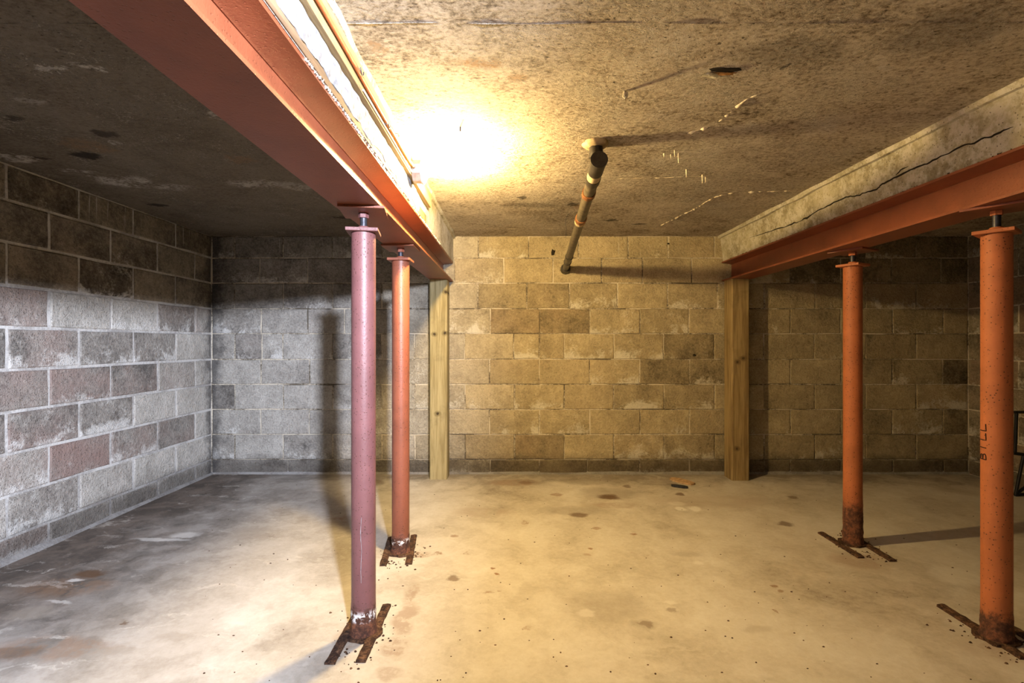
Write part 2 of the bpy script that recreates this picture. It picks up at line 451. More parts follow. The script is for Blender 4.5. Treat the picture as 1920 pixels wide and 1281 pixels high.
M_BLOCK = m_block('concrete_block')
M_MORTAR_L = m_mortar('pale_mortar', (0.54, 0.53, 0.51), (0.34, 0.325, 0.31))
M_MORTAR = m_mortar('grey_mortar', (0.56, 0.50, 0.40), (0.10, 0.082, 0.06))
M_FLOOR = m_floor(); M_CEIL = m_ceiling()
M_HAUNCH_L = m_concrete('whitened_concrete', (0.48, 0.45, 0.39), (0.30, 0.27, 0.21), 0.35)
M_HAUNCH_R = m_concrete('mossy_concrete', (0.43, 0.39, 0.27), (0.22, 0.195, 0.12), 0.3)
M_LIP = m_concrete('lip_concrete', (0.46, 0.42, 0.31), (0.28, 0.25, 0.17), 0.3)
M_RED = m_paint('red_oxide_paint', (0.205, 0.060, 0.027))
M_MAUVE = m_paint('cool_lit_red_paint', (0.165, 0.068, 0.066), 0.45)  # cool light's mauve cast mixed into the red paint of the nearest post
M_CORAL = m_paint('coral_red_paint', (0.235, 0.075, 0.042))
M_ORANGE = m_paint('orange_oxide_paint', (0.40, 0.125, 0.045), 0.6)
M_RUST = m_rust()
M_PLASTER = m_plain('white_plaster', (0.27, 0.27, 0.28), 0.9, 0, 0.45, 45)
M_STEEL = m_plain('dark_steel', (0.055, 0.055, 0.065), 0.45, 0.6)
M_GALV = m_plain('galvanised_steel', (0.42, 0.42, 0.43), 0.45, 0.6)
M_PORC = m_plain('porcelain', (0.75, 0.72, 0.68), 0.3, 0, 0.05)
M_BLACKPIPE = m_plain('black_pipe', (0.028, 0.024, 0.020), 0.32, 0, 0.35)
M_BROWNPIPE = m_plain('dusty_pipe', (0.075, 0.062, 0.042), 0.33, 0, 0.5)
M_PALE = m_plain('pale_sealant', (0.40, 0.31, 0.18), 0.7, 0, 0.25)
M_COPPER = m_plain('rusty_clamp', (0.20, 0.085, 0.035), 0.5, 0.3, 0.4)
M_CORD = m_plain('orange_cord', (0.62, 0.19, 0.07), 0.45, 0, 0.1)
M_WHITECORD = m_plain('white_cord', (0.72, 0.66, 0.55), 0.5, 0, 0.1)
M_BLACK = m_plain('black_enamel', (0.010, 0.010, 0.011), 0.4, 0, 0.2)
M_CRACK = m_plain('crack_shadow', (0.020, 0.016, 0.010), 1.0, 0, 0.2)
M_CHIP = m_plain('rusty_chip', (0.42, 0.22, 0.07), 0.9, 0, 0.4, 60)
M_INK = m_plain('black_marker', (0.035, 0.015, 0.010), 0.7, 0, 0.2)
M_SALT = m_plain('lime_deposit', (0.56, 0.49, 0.38), 0.9, 0, 0.3, 90)
M_BOARD = m_wood('pine_board', (0.46, 0.35, 0.19), (0.33, 0.225, 0.105), [], 1)
M_FORM = m_wood('old_form_board', (0.26, 0.17, 0.10), (0.13, 0.08, 0.045), [], 1)
t = NT('bulb_glass')
t.b.inputs['Emission Color'].default_value = (*BULB_COLOR, 1); t.b.inputs['Emission Strength'].default_value = BULB_STRENGTH
M_BULB = t.out((1, 1, 1), 0.3)

# ------------------------------------------------------------------ floor
def make_floor():
    bm = bmesh.new(); nx, ny = 60, 56
    x0, x1, y0, y1 = XL - 0.1, XR + 0.1, YF - 0.1, D + 0.1
    g = [[bm.verts.new((x0 + (x1 - x0) * i / nx, y0 + (y1 - y0) * j / ny, 0)) for i in range(nx + 1)] for j in range(ny + 1)]
    for r in g:
        for v in r: v.co.z = slope(v.co.x, v.co.y)
    for j in range(ny):
        for i in range(nx): bm.faces.new((g[j][i], g[j][i + 1], g[j + 1][i + 1], g[j + 1][i]))
    r = bmesh.ops.extrude_face_region(bm, geom=bm.faces[:])
    for e in r['geom']:
        if isinstance(e, bmesh.types.BMVert): e.co.z = -0.25
    m = MB(); m.bm.free(); m.bm = bm
    o = m.build('floor', M_FLOOR); return finish(o, 'stained concrete basement floor', kind='structure')


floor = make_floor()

# ------------------------------------------------------------------ block walls
ROWPX = [443, 484, 531, 579, 626, 674, 721, 768, 815, 862, 889]
ROWZ = [HC + (CY - y) * D / F for y in ROWPX]; ROWZ[0] = ZC; ROWZ[-1] = -0.0


def wall_box(name, lo, hi, mat):
    return finish(MB().box(lo, hi).build(name, mat), kind='structure')


wall_back = wall_box('wall_back', (XL - 0.1, D + 0.004, -0.2), (XR + 0.1, D + 0.12, ZC + 0.1), M_MORTAR)
wall_left = wall_box('wall_left', (XL - 0.12, YF - 0.1, -0.2), (XL - 0.005, D + 0.004, ZC + 0.1), M_MORTAR_L)
wall_right = wall_box('wall_right', (XR + 0.004, YF - 0.1, -0.2), (XR + 0.12, D + 0.004, ZC + 0.1), M_MORTAR)
wall_front = wall_box('wall_front', (XL - 0.005, YF - 0.12, -0.2), (XR + 0.004, YF, ZC + 0.1), M_MORTAR)
wall_back['label'] = 'back wall of weathered concrete blocks'; wall_left['label'] = 'left wall of concrete blocks in pale mortar'
wall_right['label'] = 'dark right wall of concrete blocks'; wall_front['label'] = 'plain wall behind the viewer'


def block(parent, org, u, nrm, u0, u1, z0, z1, gap, proud, tone, effl, red, tan=0.0):
    """one block: its face lies `proud` in front of the wall plane, edges chipped and uneven"""
    u, nrm = Vector(u), Vector(nrm); R = random.uniform
    bm = bmesh.new(); lay = bm.verts.layers.float.new('bz')
    a, b = u0 + gap / 2 + R(-.002, .002), u1 - gap / 2 + R(-.002, .002)
    c, d = z0 + gap / 2 + R(-.0015, .0015), z1 - gap / 2 + R(-.0015, .0015)
    cen = Vector(org) + u * ((a + b) / 2) + Vector((0, 0, (c + d) / 2))
    def ring(ins, dep, n=3):
        pts = []
        cs = [(a + ins, c + ins), (b - ins, c + ins), (b - ins, d - ins), (a + ins, d - ins)]
        for k in range(4):
            p, q = cs[k], cs[(k + 1) % 4]
            for s in range(n):
                f = s / n; pts.append((p[0] + (q[0] - p[0]) * f, p[1] + (q[1] - p[1]) * f))
        out = []
        for x, z in pts:
            j = 0.0022 if dep > -0.01 else 0
            x2, z2 = x + R(-j, j), z + R(-j, j)
            v = bm.verts.new(Vector(org) + u * x2 + Vector((0, 0, z2)) + nrm * (dep + R(-.0008, .0008)) - cen)
            v[lay] = (z2 - c) / max(1e-4, d - c); out.append(v)
        return out
    r0, r1, r2 = ring(0, -0.03), ring(0, proud - 0.004), ring(0.005, proud)
    for A, B in ((r0, r1), (r1, r2)):
        for k in range(len(A)): bm.faces.new((A[k], A[(k + 1) % len(A)], B[(k + 1) % len(B)], B[k]))
    bm.faces.new(r2)
    m = MB(); m.bm.free(); m.bm = bm
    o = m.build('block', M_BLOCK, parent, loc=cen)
    o['tone'] = float(max(0.05, min(0.95, tone))); o['effl'] = float(effl); o['red'] = float(red); o['tan'] = float(tan); o['seed'] = R(0, 50)
    return o


ODD = [397, 489, 580, 672, 735, 826, 918, 1011, 1106, 1200, 1293, 1388, 1482, 1577, 1673, 1768, 1815]
EVEN = [397, 440, 531, 624, 716, 778, 872, 965, 1058, 1151, 1245, 1340, 1433, 1528, 1623, 1718, 1815]
R2 = [397, 440, 531, 624, 716, 803, 896, 988, 1068, 1158, 1252, 1345, 1433, 1528, 1623, 1718, 1815]
R0 = [397, 440, 531, 624, 716, 805, 897, 991, 1085, 1178, 1253, 1340, 1433, 1528, 1623, 1718, 1815]
R1 = [397, 487, 577, 668, 760, 852, 945, 1037, 1128, 1205, 1297, 1390, 1482, 1577, 1672, 1765, 1815]
R3 = [397, 490, 577, 646, 735, 826, 919, 1012, 1106, 1200, 1292, 1388, 1482, 1576, 1674, 1769, 1815]
R4 = [397, 440, 491, 530, 624, 716, 778, 871, 963, 1011, 1058, 1151, 1244, 1339, 1432, 1527, 1623, 1718, 1815]
R9 = [397, 540, 672, 735, 826, 919, 1011, 1101, 1200, 1293, 1388, 1434, 1482, 1577, 1674, 1769, 1815]
BACK = [R0, R1, R2, R3, R4, ODD, EVEN, ODD, EVEN, R9]
# blocks that stand out in the photograph: (row, left joint) -> tone, salt, red
MARK = {(3, 919): (.38, .2, .25), (3, 1012): (.34, .2, .3), (4, 1244): (.36, .3, 0), (5, 1200): (.33, .2, 0), (5, 1293): (.40, .6, 0), (3, 826): (.66, .9, 0),
        (2, 988): (.47, .2, .1), (2, 1068): (.60, .9, 0), (4, 1058): (.62, .8, 0), (4, 1011): (.58, .6, .1), (8, 965): (.42, .3, .3), (7, 1011): (.58, .7, 0),
        (6, 397): (.26, .1, 0), (4, 440): (.34, .2, .1), (4, 624): (.33, .5, 0), (3, 397): (.44, .8, 0), (3, 490): (.46, .1, 0), (8, 531): (.46, .6, 0), (8, 397): (.42, .8, 0),
        (5, 397): (.60, .4, 0), (6, 440): (.64, .1, 0), (6, 531): (.64, .1, 0), (7, 489): (.60, .1, 0), (7, 397): (.56, .5, 0), (8, 440): (.58, .2, 0),
        (2, 397): (.40, .7, 0), (1, 397): (.36, .5, .1), (4, 1432): (.50, .2, 0), (5, 1768): (.30, .1, 0), (7, 1768): (.32, .1, 0), (2, 896): (.56, .1, 0), (6, 965): (.62, .7, 0),
        (6, 1245): (.48, .6, 0), (6, 1151): (.54, .8, 0), (8, 1245): (.50, .8, 0), (3, 1106): (.60, .7, 0), (3, 1200): (.58, .9, 0), (5, 918): (.62, .4, .15)}
for r, row in enumerate(BACK):
    for a, b in zip(row, row[1:]):
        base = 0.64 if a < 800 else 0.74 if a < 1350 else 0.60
        if r < 3 and a < 700: base = 0.42  # shadow of the left beam painted into these upper blocks
        if r < 2 and a > 1430: base = 0.38  # shade high in the right bay painted in as darker block tone
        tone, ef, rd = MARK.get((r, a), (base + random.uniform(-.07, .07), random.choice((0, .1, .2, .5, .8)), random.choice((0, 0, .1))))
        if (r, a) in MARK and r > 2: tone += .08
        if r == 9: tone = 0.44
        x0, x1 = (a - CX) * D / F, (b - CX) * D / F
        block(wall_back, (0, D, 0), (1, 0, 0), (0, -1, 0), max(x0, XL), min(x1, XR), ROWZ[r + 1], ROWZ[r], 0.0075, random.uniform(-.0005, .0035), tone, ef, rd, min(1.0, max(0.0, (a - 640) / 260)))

LM = {3: [(.52, .4, .5), (.34, .9, .3), (.58, .9, 0), (.52, .3, 0)], 4: [(.55, .2, 0), (.40, .9, .1), (.42, .9, .1), (.42, 1, .6), (.25, .1, 0)],
      5: [(.58, .1, 0), (.46, .5, .3), (.35, .3, .6), (.38, .5, .9)], 6: [(.6, .1, 0), (.6, .1, 0), (.36, 1, .1), (.36, .7, .9), (.2, .3, .1)],
      7: [(.62, .1, 0), (.40, .2, .6), (.40, .8, .5), (.36, .4, .9)], 8: [(.6, .2, 0), (.56, .1, 0), (.50, .2, .1), (.42, 1, .1), (.45, .6, .1)],
      9: [(.5, .1, 0), (.45, .2, 0), (.42, .2, .1), (.4, .3, .1)], 2: [(.42, .2, 0), (.44, .1, .1), (.24, 1, .1), (.42, .2, .2), (.42, .3, .1)],
      1: [(.40, .1, 0), (.50, .1, 0), (.40, .3, .1), (.40, .2, .2), (.34, .2, .1)], 0: [(.36, .1, 0), (.36, .1, 0), (.38, .2, 0), (.30, .2, .1), (.45, .2, .1)]}
for side, wall, org, u, nrm in (('l', wall_left, (XL, 0, 0), (0, 1, 0), (1, 0, 0)), ('r', wall_right, (XR, 0, 0), (0, 1, 0), (-1, 0, 0))):
    for r in range(10):
        ys = [D]; y = 3.62 if r % 2 == 0 else 3.435 if side == 'r' else 3.84
        if side == 'r': y = 3.65 if r % 2 else 3.85
        while y > 0.3:
            ys.append(y); y -= 0.403
        for k, (a, b) in enumerate(zip(ys[1:], ys)):
            sp_ = LM.get(r, []) if side == 'l' else []
            tone, ef, rd = sp_[k] if k < len(sp_) else (0.42 + random.uniform(-.08, .06), random.choice((.1, .4, .9)), random.choice((0, .2, .6)))
            block(wall, org, u, nrm, a, b, ROWZ[r + 1], ROWZ[r], 0.016 if side == 'l' else 0.010, random.uniform(-.001, .003), tone + ((.30 if tone > .43 else .09) if r > 2 else -.02) * (side == 'l'), ef, rd, (0.0 if r > 2 else .5) if side == 'l' else .7)  # light and beam shadow painted in: lower left courses lightened, upper kept dark

# mortar fillets where the walls meet the floor
def fillet(name, pts):
    m = MB(); n = 40
    bm = m.bm; rows = []
    (x0, y0), (x1, y1), (nx, ny) = pts
    for i in range(n + 1):
        f = i / n; x, y = x0 + (x1 - x0) * f, y0 + (y1 - y0) * f; s = 0.024 + 0.012 * mnoise.noise(Vector((x * 4, y * 4, 1)))
        z = slope(x + nx * s, y + ny * s)
        rows.append([bm.verts.new(p) for p in ((x - nx * .01, y - ny * .01, -0.03), (x - nx * .01, y - ny * .01, s * 1.1), (x + nx * s * .5, y + ny * s * .5, s * .42 + z * .5), (x + nx * s, y + ny * s, z - .002))])
    for A, B in zip(rows, rows[1:]):
        for k in range(4): bm.faces.new((A[k], A[(k + 1) % 4], B[(k + 1) % 4], B[k]))
    bm.faces.new(rows[0]); bm.faces.new(rows[-1][::-1])
    return finish(m.build(name, M_MORTAR_L, None, 60), kind='structure')


fillet('baseboard_left', ((XL, 0.3), (XL, D), (1, 0)))
fillet('baseboard_back', ((XL, D), (XR, D), (0, -0.6)))

# ------------------------------------------------------------------ ceiling with its two downstand beams
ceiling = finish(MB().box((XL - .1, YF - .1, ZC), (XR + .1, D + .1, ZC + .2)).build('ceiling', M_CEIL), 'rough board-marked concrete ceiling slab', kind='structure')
for yj, xa, xb in ((1.36, XL, -0.66), (1.356, -0.46, 1.66), (2.585, -0.46, 1.66), (3.79, -0.46, 1.66), (2.60, XL, -0.66), (3.8, XL, -0.66)):
    m = MB(); pts = []
    n = 60
    for i in range(n + 1):
        x = xa + (xb - xa) * i / n
        pts.append((x, yj + .006 * mnoise.noise(Vector((x * 5, yj, 0))), ZC + .001))
    rr = [max(.0005, .0018 + .003 * mnoise.noise(Vector((p[0] * 9, yj * 3, 2)))) for p in pts]
    m.tube(pts, rr, 6).build('joint_ridge', M_CEIL, ceiling, 60)

XF = -0.474      # face of the left downstand
hl = MB().prism([(-0.648, 1.711), (XF, 1.711), (XF, ZC + .01), (-0.648, ZC + .01)], YF, D + .002).build('downstand_beam', M_HAUNCH_L, ceiling)
XG = 1.700
hr = MB().prism([(XG + .006, 1.713), (XG + .19, 1.713), (XG + .19, ZC + .01), (XG - .022, ZC + .01)], YF, D + .002).build('downstand_beam', M_HAUNCH_R, ceiling)


def lip(par, x, sgn, z, hgt, pr):
    m = MB(); bm = m.bm; rows = []; n = 90
    for i in range(n + 1):
        y = YF + (D - YF) * i / n
        a = pr * (1 + .5 * mnoise.noise(Vector((x, y * 6, 0)))); b = hgt * (1 + .35 * mnoise.noise(Vector((x + 3, y * 5, 0))))
        rows.append([bm.verts.new(p) for p in ((x - sgn * .004, y, z), (x + sgn * a, y, z), (x + sgn * a * .7, y, z - b), (x - sgn * .004, y, z - b * 1.1))])
    for A, B in zip(rows, rows[1:]):
        for k in range(4): bm.faces.new((A[k], A[(k + 1) % 4], B[(k + 1) % 4], B[k]))
    bm.faces.new(rows[0]); bm.faces.new(rows[-1][::-1])
    return m.build('lip', M_LIP, par, 60)


lip(hl, XF, 1, ZC + .001, .020, .022)
lip(hr, XG - .020, -1, ZC + .001, .022, .018)

# ragged white plaster on the near half of the left downstand, an old form board below it
def ragged():
    m = MB(); bm = m.bm; rows = []; n = 170
    for i in range(n + 1):
        y = 0.35 + (2.62 - 0.35) * i / n
        f = i / n
        zb = 1.742 - .018 * f + .020 * mnoise.noise(Vector((y * 7, 0, 3))) + .009 * mnoise.noise(Vector((y * 30, 0, 7)))
        zb = max(1.713, zb); x = XF
        p = .011 + .004 * mnoise.noise(Vector((y * 22, 5, 3)))
        if f > .9: p *= (1 - f) * 10 + .05
        rows.append([bm.verts.new(q) for q in ((x - .002, y, 1.806), (x + p * .7, y, 1.806), (x + p, y, zb + .02), (x + p * .55, y, zb), (x - .002, y, zb - .001))])
    for A, B in zip(rows, rows[1:]):
        for k in range(5): bm.faces.new((A[k], A[(k + 1) % 5], B[(k + 1) % 5], B[k]))
    bm.faces.new(rows[0]); bm.faces.new(rows[-1][::-1])
    return finish(m.build('plaster_strip', M_PLASTER, hl, 35), 'ragged-edged white plaster')


ragged()
MB().box((XF - .002, YF + .3, 1.7125), (XF + .004, 2.75, 1.758), .001).build('form_board', M_FORM, hl)

# crack along the right downstand
def crack(par, pts, wid):
    m = MB(); bm = m.bm; L = []
    P = []
    for (a, b) in zip(pts, pts[1:]):
        for s in range(8):
            f = s / 8; P.append((a[0] + (b[0] - a[0]) * f, a[1] + (b[1] - a[1]) * f))
    P.append(pts[-1])
    for i, (y, z) in enumerate(P):
        z += .007 * mnoise.noise(Vector((y * 28, 0, 0))) + .003 * mnoise.noise(Vector((y * 90, 0, 4)))
        wv = max(.0006, wid * (.75 + 1.1 * mnoise.noise(Vector((y * 13, 3, 0))))) * min(1, i / 6, (len(P) - 1 - i) / 6) + .0004
        x = XG + .006 - .028 * (z - 1.713) / .209
        L.append([bm.verts.new((x - .0016, y, z + wv)), bm.verts.new((x - .0016, y, z - wv)), bm.verts.new((x + .004, y, z - wv)), bm.verts.new((x + .004, y, z + wv))])
    for A, B in zip(L, L[1:]):
        for k in range(4): bm.faces.new((A[k], A[(k + 1) % 4], B[(k + 1) % 4], B[k]))
    bm.faces.new(L[0]); bm.faces.new(L[-1][::-1])
    return m.build('crack', M_CRACK, par)


def on_right(px, py):
    Y = 1.69 * F / (px - CX)
    return (Y, HC + (CY - py) * Y / F)


crack(hr, [on_right(*p) for p in ((1405, 446), (1470, 425), (1505, 412), (1530, 396), (1583, 370), (1600, 368), (1640, 355), (1655, 344), (1705, 318), (1740, 305), (1800, 275), (1850, 258), (1897, 237))], .0034)
crack(hr, [on_right(*p) for p in ((1702, 312), (1692, 316), (1684, 322), (1678, 328))], .002)

# lime veins, drips and holes of the slab
def vein(pts, wid):
    m = MB(); P = [ceil_pt(*p) for p in pts]; Q = []
    for a, b in zip(P, P[1:]):
        for s in range(22): Q.append(a.lerp(b, s / 22))
    Q.append(P[-1])
    R_ = []
    for i, q in enumerate(Q):
        q.x += .012 * mnoise.noise(q * 9); q.y += .012 * mnoise.noise(q * 9 + Vector((5, 0, 0))); q.z = ZC + wid * .35
        R_.append(max(.0020, wid * (.55 + 1.5 * mnoise.noise(q * 60))) * min(1, (i + 1) / 5, (len(Q) - i) / 5))
    return m.tube(Q, R_, 7).build('lime_vein', M_SALT, ceiling, 60)


vein([(1290, 250), (1335, 236), (1362, 215), (1400, 188), (1425, 176)], .007)
vein([(1235, 425), (1290, 398), (1340, 370), (1370, 362), (1430, 359), (1497, 358)], .009)
vein([(1150, 335), (1240, 333), (1330, 331)], .004)
for px, py, L, r in ((1265, 282, .03, .004), (1272, 288, .045, .005), (1287, 318, .04, .005), (1317, 328, .045, .005), (1323, 332, .03, .004), (1258, 290, .02, .004), (1245, 288, .016, .005)):
    p = ceil_pt(px, py)
    MB().rod(p + Vector((0, 0, .003)), p - Vector((0, 0, L)), r, r * .25, 7).build('drip', M_SALT, ceiling, 60)
p = ceil_pt(1172, 172)
MB().blob((p.x, p.y, ZC - .012), (.010, .010, .012), 2, .5, 3).build('concrete_nub', M_LIP, ceiling)
p = ceil_pt(1352, 135)
MB().blob((p.x - .012, p.y + .020, ZC - .001), (.042, .018, .004), 2, .9, 5).build('spalled_flake', M_LIP, ceiling)
MB().blob((p.x + .012, p.y + .006, ZC - .001), (.036, .010, .004), 2, .9, 8).build('spalled_flake', M_CHIP, ceiling)
MB().blob((p.x + .008, p.y - .014, ZC - .0005), (.052, .012, .0028), 2, .9, 6).build('hole', M_CRACK, ceiling)
p = ceil_pt(863, 238)
MB().rod(p, p - Vector((0, 0, .02)), .003, .003, 8).build('nail', M_STEEL, ceiling)
# holes in the back wall
for px, py, r in ((1037, 473, .016), (1253, 457, .009), (1302, 666, .012)):
    p = at(px, py, D - .004)
    MB().blob(p, (r, .006, r * (1.5 if r > .013 else .7)), 2, .8, px).build('hole', M_CRACK, wall_back)


# ------------------------------------------------------------------ steel beams
def steel_beam(xc, zb, zt, half, label, flip):
    root = empty('steel_beam', (xc, D - .01, zb)); finish(root, label, 'beam', 'steel beams under the ceiling')
    y0, y1 = YF + .02 - (D - .01), 0.0
    h = zt - zb; w2 = .006
    bf = MB().prism([(-half, 0), (half, 0), (half, .010), (w2 + .010, .018), (w2 + .003, .022), (-w2 - .003, .022), (-w2 - .010, .018), (-half, .010)], y0, y1).build('bottom_flange', M_RED, root, 25)
    wb = MB().box((-w2, y0, .0225), (w2, y1, h - .0225)).build('web', M_RED, root)
    tf = MB().prism([(-half, h), (half, h), (half, h - .010), (w2 + .010, h - .018), (w2 + .003, h - .022), (-w2 - .003, h - .022), (-w2 - .010, h - .018), (-half, h - .010)][::-1], y0, y1).build('top_flange', M_RED, root, 25)
    for o in (bf, wb, tf): o['pits'] = 0.12; o['rusty'] = 0.0; o['rust_height'] = 1.0
    return root


BL = steel_beam(-0.560, 1.554, 1.7105, .084, 'red steel I-beam on the left beside the lit bulb', 1)
BR = steel_beam(1.775, 1.556, 1.7125, .085, 'red steel I-beam on the right under the cracked concrete', -1)

# crumbs of mortar and lint along the edges of the top flanges
def crumbs(name, par, x, z, y0, y1, n, mat, sz):
    m = MB()
    for _ in range(n):
        y = random.uniform(y0, y1); s = random.uniform(.3, 1) * sz
        r = bmesh.ops.create_cone(m.bm, segments=4, radius1=s, radius2=s * .3, depth=s * 1.4, cap_ends=True)
        R_ = Matrix.Rotation(random.uniform(0, 6), 4, 'X') @ Matrix.Rotation(random.uniform(0, 6), 4, 'Z')
        for v in r['verts']: v.co = R_ @ v.co + Vector((x + random.uniform(-.003, .003), y, z + random.uniform(-.004, .004)))
    return finish(m.build(name, mat, par), kind='stuff')


crumbs('mortar_crumbs', hl, XF + .001, 1.709, 1.15, 3.3, 260, M_SALT, .0035)
crumbs('mortar_crumbs', hr, XG + .002, 1.712, 1.5, 3.9, 260, M_CRACK, .0065)

# ------------------------------------------------------------------ jack posts
def jack_post(x, y, zflange, capz, label, mat, rust, peel, bars, rz=0.0, pits=.8, turn=0.0):
    z0 = slope(x, y); root = empty('jack_post', (x, y, z0)); finish(root, label, 'post', 'adjustable steel posts')
    r = .0445; H = capz - z0
    zs = [0.006 + i * .008 for i in range(38)] + [.36, .6, .9, 1.2, H - .001]
    def wob(rr, z, a):
        k = max(0.0, 1 - z / (rust * 1.05))
        q = Vector((math.cos(a) * 1.3, math.sin(a) * 1.3, z * 26 + x * 7))
        return rr + k * (.0035 + .007 * mnoise.noise(q) + .004 * mnoise.noise(q * 3.1)) + (0.004 * max(0, 1 - z / .03))
    tb = MB().lathe([(r, z) for z in zs], 40, None, wob).build('tube', mat, root, 40)
    tb['rusty'] = 1.0; tb['rust_height'] = rust; tb['peel'] = peel; tb['pits'] = pits
    def paint(o): o['rusty'] = 0.0; o['rust_height'] = 1.0; o['pits'] = .3; o.rotation_euler.z = turn; return o
    s = .058
    capp = paint(MB().box((-s, -s, H), (s, s, H + .013), .0015).build('cap_plate', mat, root))
    paint(MB().lathe([(.022, H + .0132), (.023, H + .016), (.021, H + .024), (.019, H + .026)], 20).build('collar', mat, capp, 40))
    zp = zflange - z0                                   # underside of the beam
    top = zp - .010
    m = MB(); prof = []; zz = H + .021; k = 0
    while zz < top - .021:
        prof.append((.0135 if k % 2 else .0120, zz)); zz += .003; k += 1
    prof.append((.0125, top - .017))
    scr = m.lathe(prof, 14).build('screw', M_STEEL, root, 60)
    hx = paint(MB().lathe([(.017, top - .018), (.019, top - .017), (.019, top - .002), (.018, top)], 6).build('bolt_head', mat, scr))
    paint(MB().box((-.080, -.088, zp - .0098), (.084, .088, zp - .0002), .001).build('bearing_plate', M_RED, root))
    for bx, b0, b1, rot in bars:                          # rusted flat bars the post stands on
        mb = MB(); bm = mb.bm; rows = []; n = 14
        for i in range(n + 1):
            yy = b0 + (b1 - b0) * i / n; wv = .018 + .003 * mnoise.noise(Vector((bx * 50, yy * 30, 1)))
            hh = .010 + .004 * mnoise.noise(Vector((bx * 40, yy * 45, 5)))
            zf = slope(x + bx, y + yy) - z0
            rows.append([bm.verts.new(p) for p in ((bx - wv, yy, zf - .004), (bx + wv, yy, zf - .004), (bx + wv * .9, yy, zf + hh), (bx + .2 * wv, yy, zf + hh + .002), (bx - wv * .9, yy, zf + hh * .9))])
        for A, B in zip(rows, rows[1:]):
            for k in range(5): bm.faces.new((A[k], A[(k + 1) % 5], B[(k + 1) % 5], B[k]))
        bm.faces.new(rows[0]); bm.faces.new(rows[-1][::-1])
        o = mb.build('base_bar', M_RUST, root); o.rotation_euler.z = rot
    mb = MB(); bm = mb.bm
    ring = []
    for i in range(22):
        a = i / 22 * 2 * math.pi; rr = .062 * (1 + .25 * mnoise.noise(Vector((math.cos(a) * 2, math.sin(a) * 2, x * 5))))
        ring.append((rr * math.cos(a) * 1.1, rr * math.sin(a)))
    mb.prism(ring, -.004, .009, 2).build('base_plate', M_RUST, root)
    mb = MB()
    for i in range(90):                                  # flaked rust around the foot
        a = random.uniform(0, 2 * math.pi); d = .05 + abs(random.gauss(0, .055)); s = random.uniform(.002, .0065)
        px, py = d * math.cos(a), d * math.sin(a) * 1.5 - .03
        zf = slope(x + px, y + py) - z0
        rr = bmesh.ops.create_cone(mb.bm, segments=5, radius1=s, radius2=s * .5, depth=s * .7, cap_ends=True)
        for v in rr['verts']: v.co = Vector((px + v.co.x * random.uniform(.7, 1.5), py + v.co.y, zf + s * .3 + v.co.z))
    finish(mb.build('rust_flakes', M_RUST, root), kind='stuff')
    return root


jack_post(-.558, 1.885, 1.554, 1.468, 'pinkish red jack post with bluish light, nearest under the left beam', M_MAUVE, .135, 1.0, [(-.062, -.06 - .12, .16, 0), (.040, -.17, .19, 0)], turn=.16)
jack_post(-.575, 2.590, 1.554, 1.478, 'orange-red jack post behind the pinkish one under the left beam', M_CORAL, .110, 1.0, [(-.070, -.15, .18, .12), (.052, -.15, .20, .12)])
jack_post(1.835, 2.700, 1.556, 1.468, 'orange jack post with a tall rusted foot, farther under the right beam', M_ORANGE, .27, 0.0, [(-.085, -.18, .14, 0.02), (.055, -.22, .16, -.02)], pits=.9, turn=.5)
c4 = jack_post(1.790, 1.852, 1.556, 1.458, 'thick-looking orange jack post with black handwriting, nearest under the right beam', M_ORANGE, .12, 0.0, [(.012 - .03, -.12, .22, 0.0), (.115, -.2, .14, 0)], pits=1.0, turn=.62)

# a run of pale paint down the front of the nearest post
c1 = [o for o in COL.objects if o.name.startswith('jack_post')][0]
P_ = []
for i in range(24):
    z = .45 - .24 * i / 23; a = math.radians(-73 - 12) + .10 * mnoise.noise(Vector((z * 14, 2, 0))) + .03 * mnoise.noise(Vector((z * 50, 7, 0)))
    P_.append((.0446 * math.cos(a), .0446 * math.sin(a), z))
MB().tube(P_, [.0006 + .0011 * abs(mnoise.noise(Vector((i * .7, 0, 3)))) for i in range(24)], 6).build('paint_drip', M_PLASTER, [c for c in c1.children if c.name.startswith('tube')][0])

# handwriting on the right-hand post, running upwards
def writing():
    V = {'B': [[(0, 0), (0, 1)], [(0, 1), (.55, .92), (.62, .72), (.45, .55), (0, .5)], [(0, .5), (.6, .42), (.7, .2), (.5, .04), (0, 0)]],
         'I': [[(.1, 0), (.12, 1)]], 'L': [[(0, 1), (0, 0), (.85, .05)]]}
    z00 = slope(1.79, 1.852); face = math.atan2(-1.852, -1.790); r = .0454
    a0 = .627 - z00
    for ch, off in (('B', 0), ('I', .040), ('L', .072), ('L', .106)):
        m = MB()
        for st in V[ch]:
            pts = []
            for (u0, v0), (u1, v1) in zip(st, st[1:]):
                for s in range(5):
                    f = s / 5; pts.append((u0 + (u1 - u0) * f, v0 + (v1 - v0) * f))
            pts.append(st[-1]); P3 = []
            for u, v in pts:
                ph = face - math.radians(38) - v * .026 / r
                P3.append((r * math.cos(ph), r * math.sin(ph), a0 + off + u * .030))
            m.tube(P3, .0017, 6)
        finish(m.build('letter', M_INK, [c for c in c4.children if c.name.startswith('tube')][0]), 'black handwritten letter')


writing()

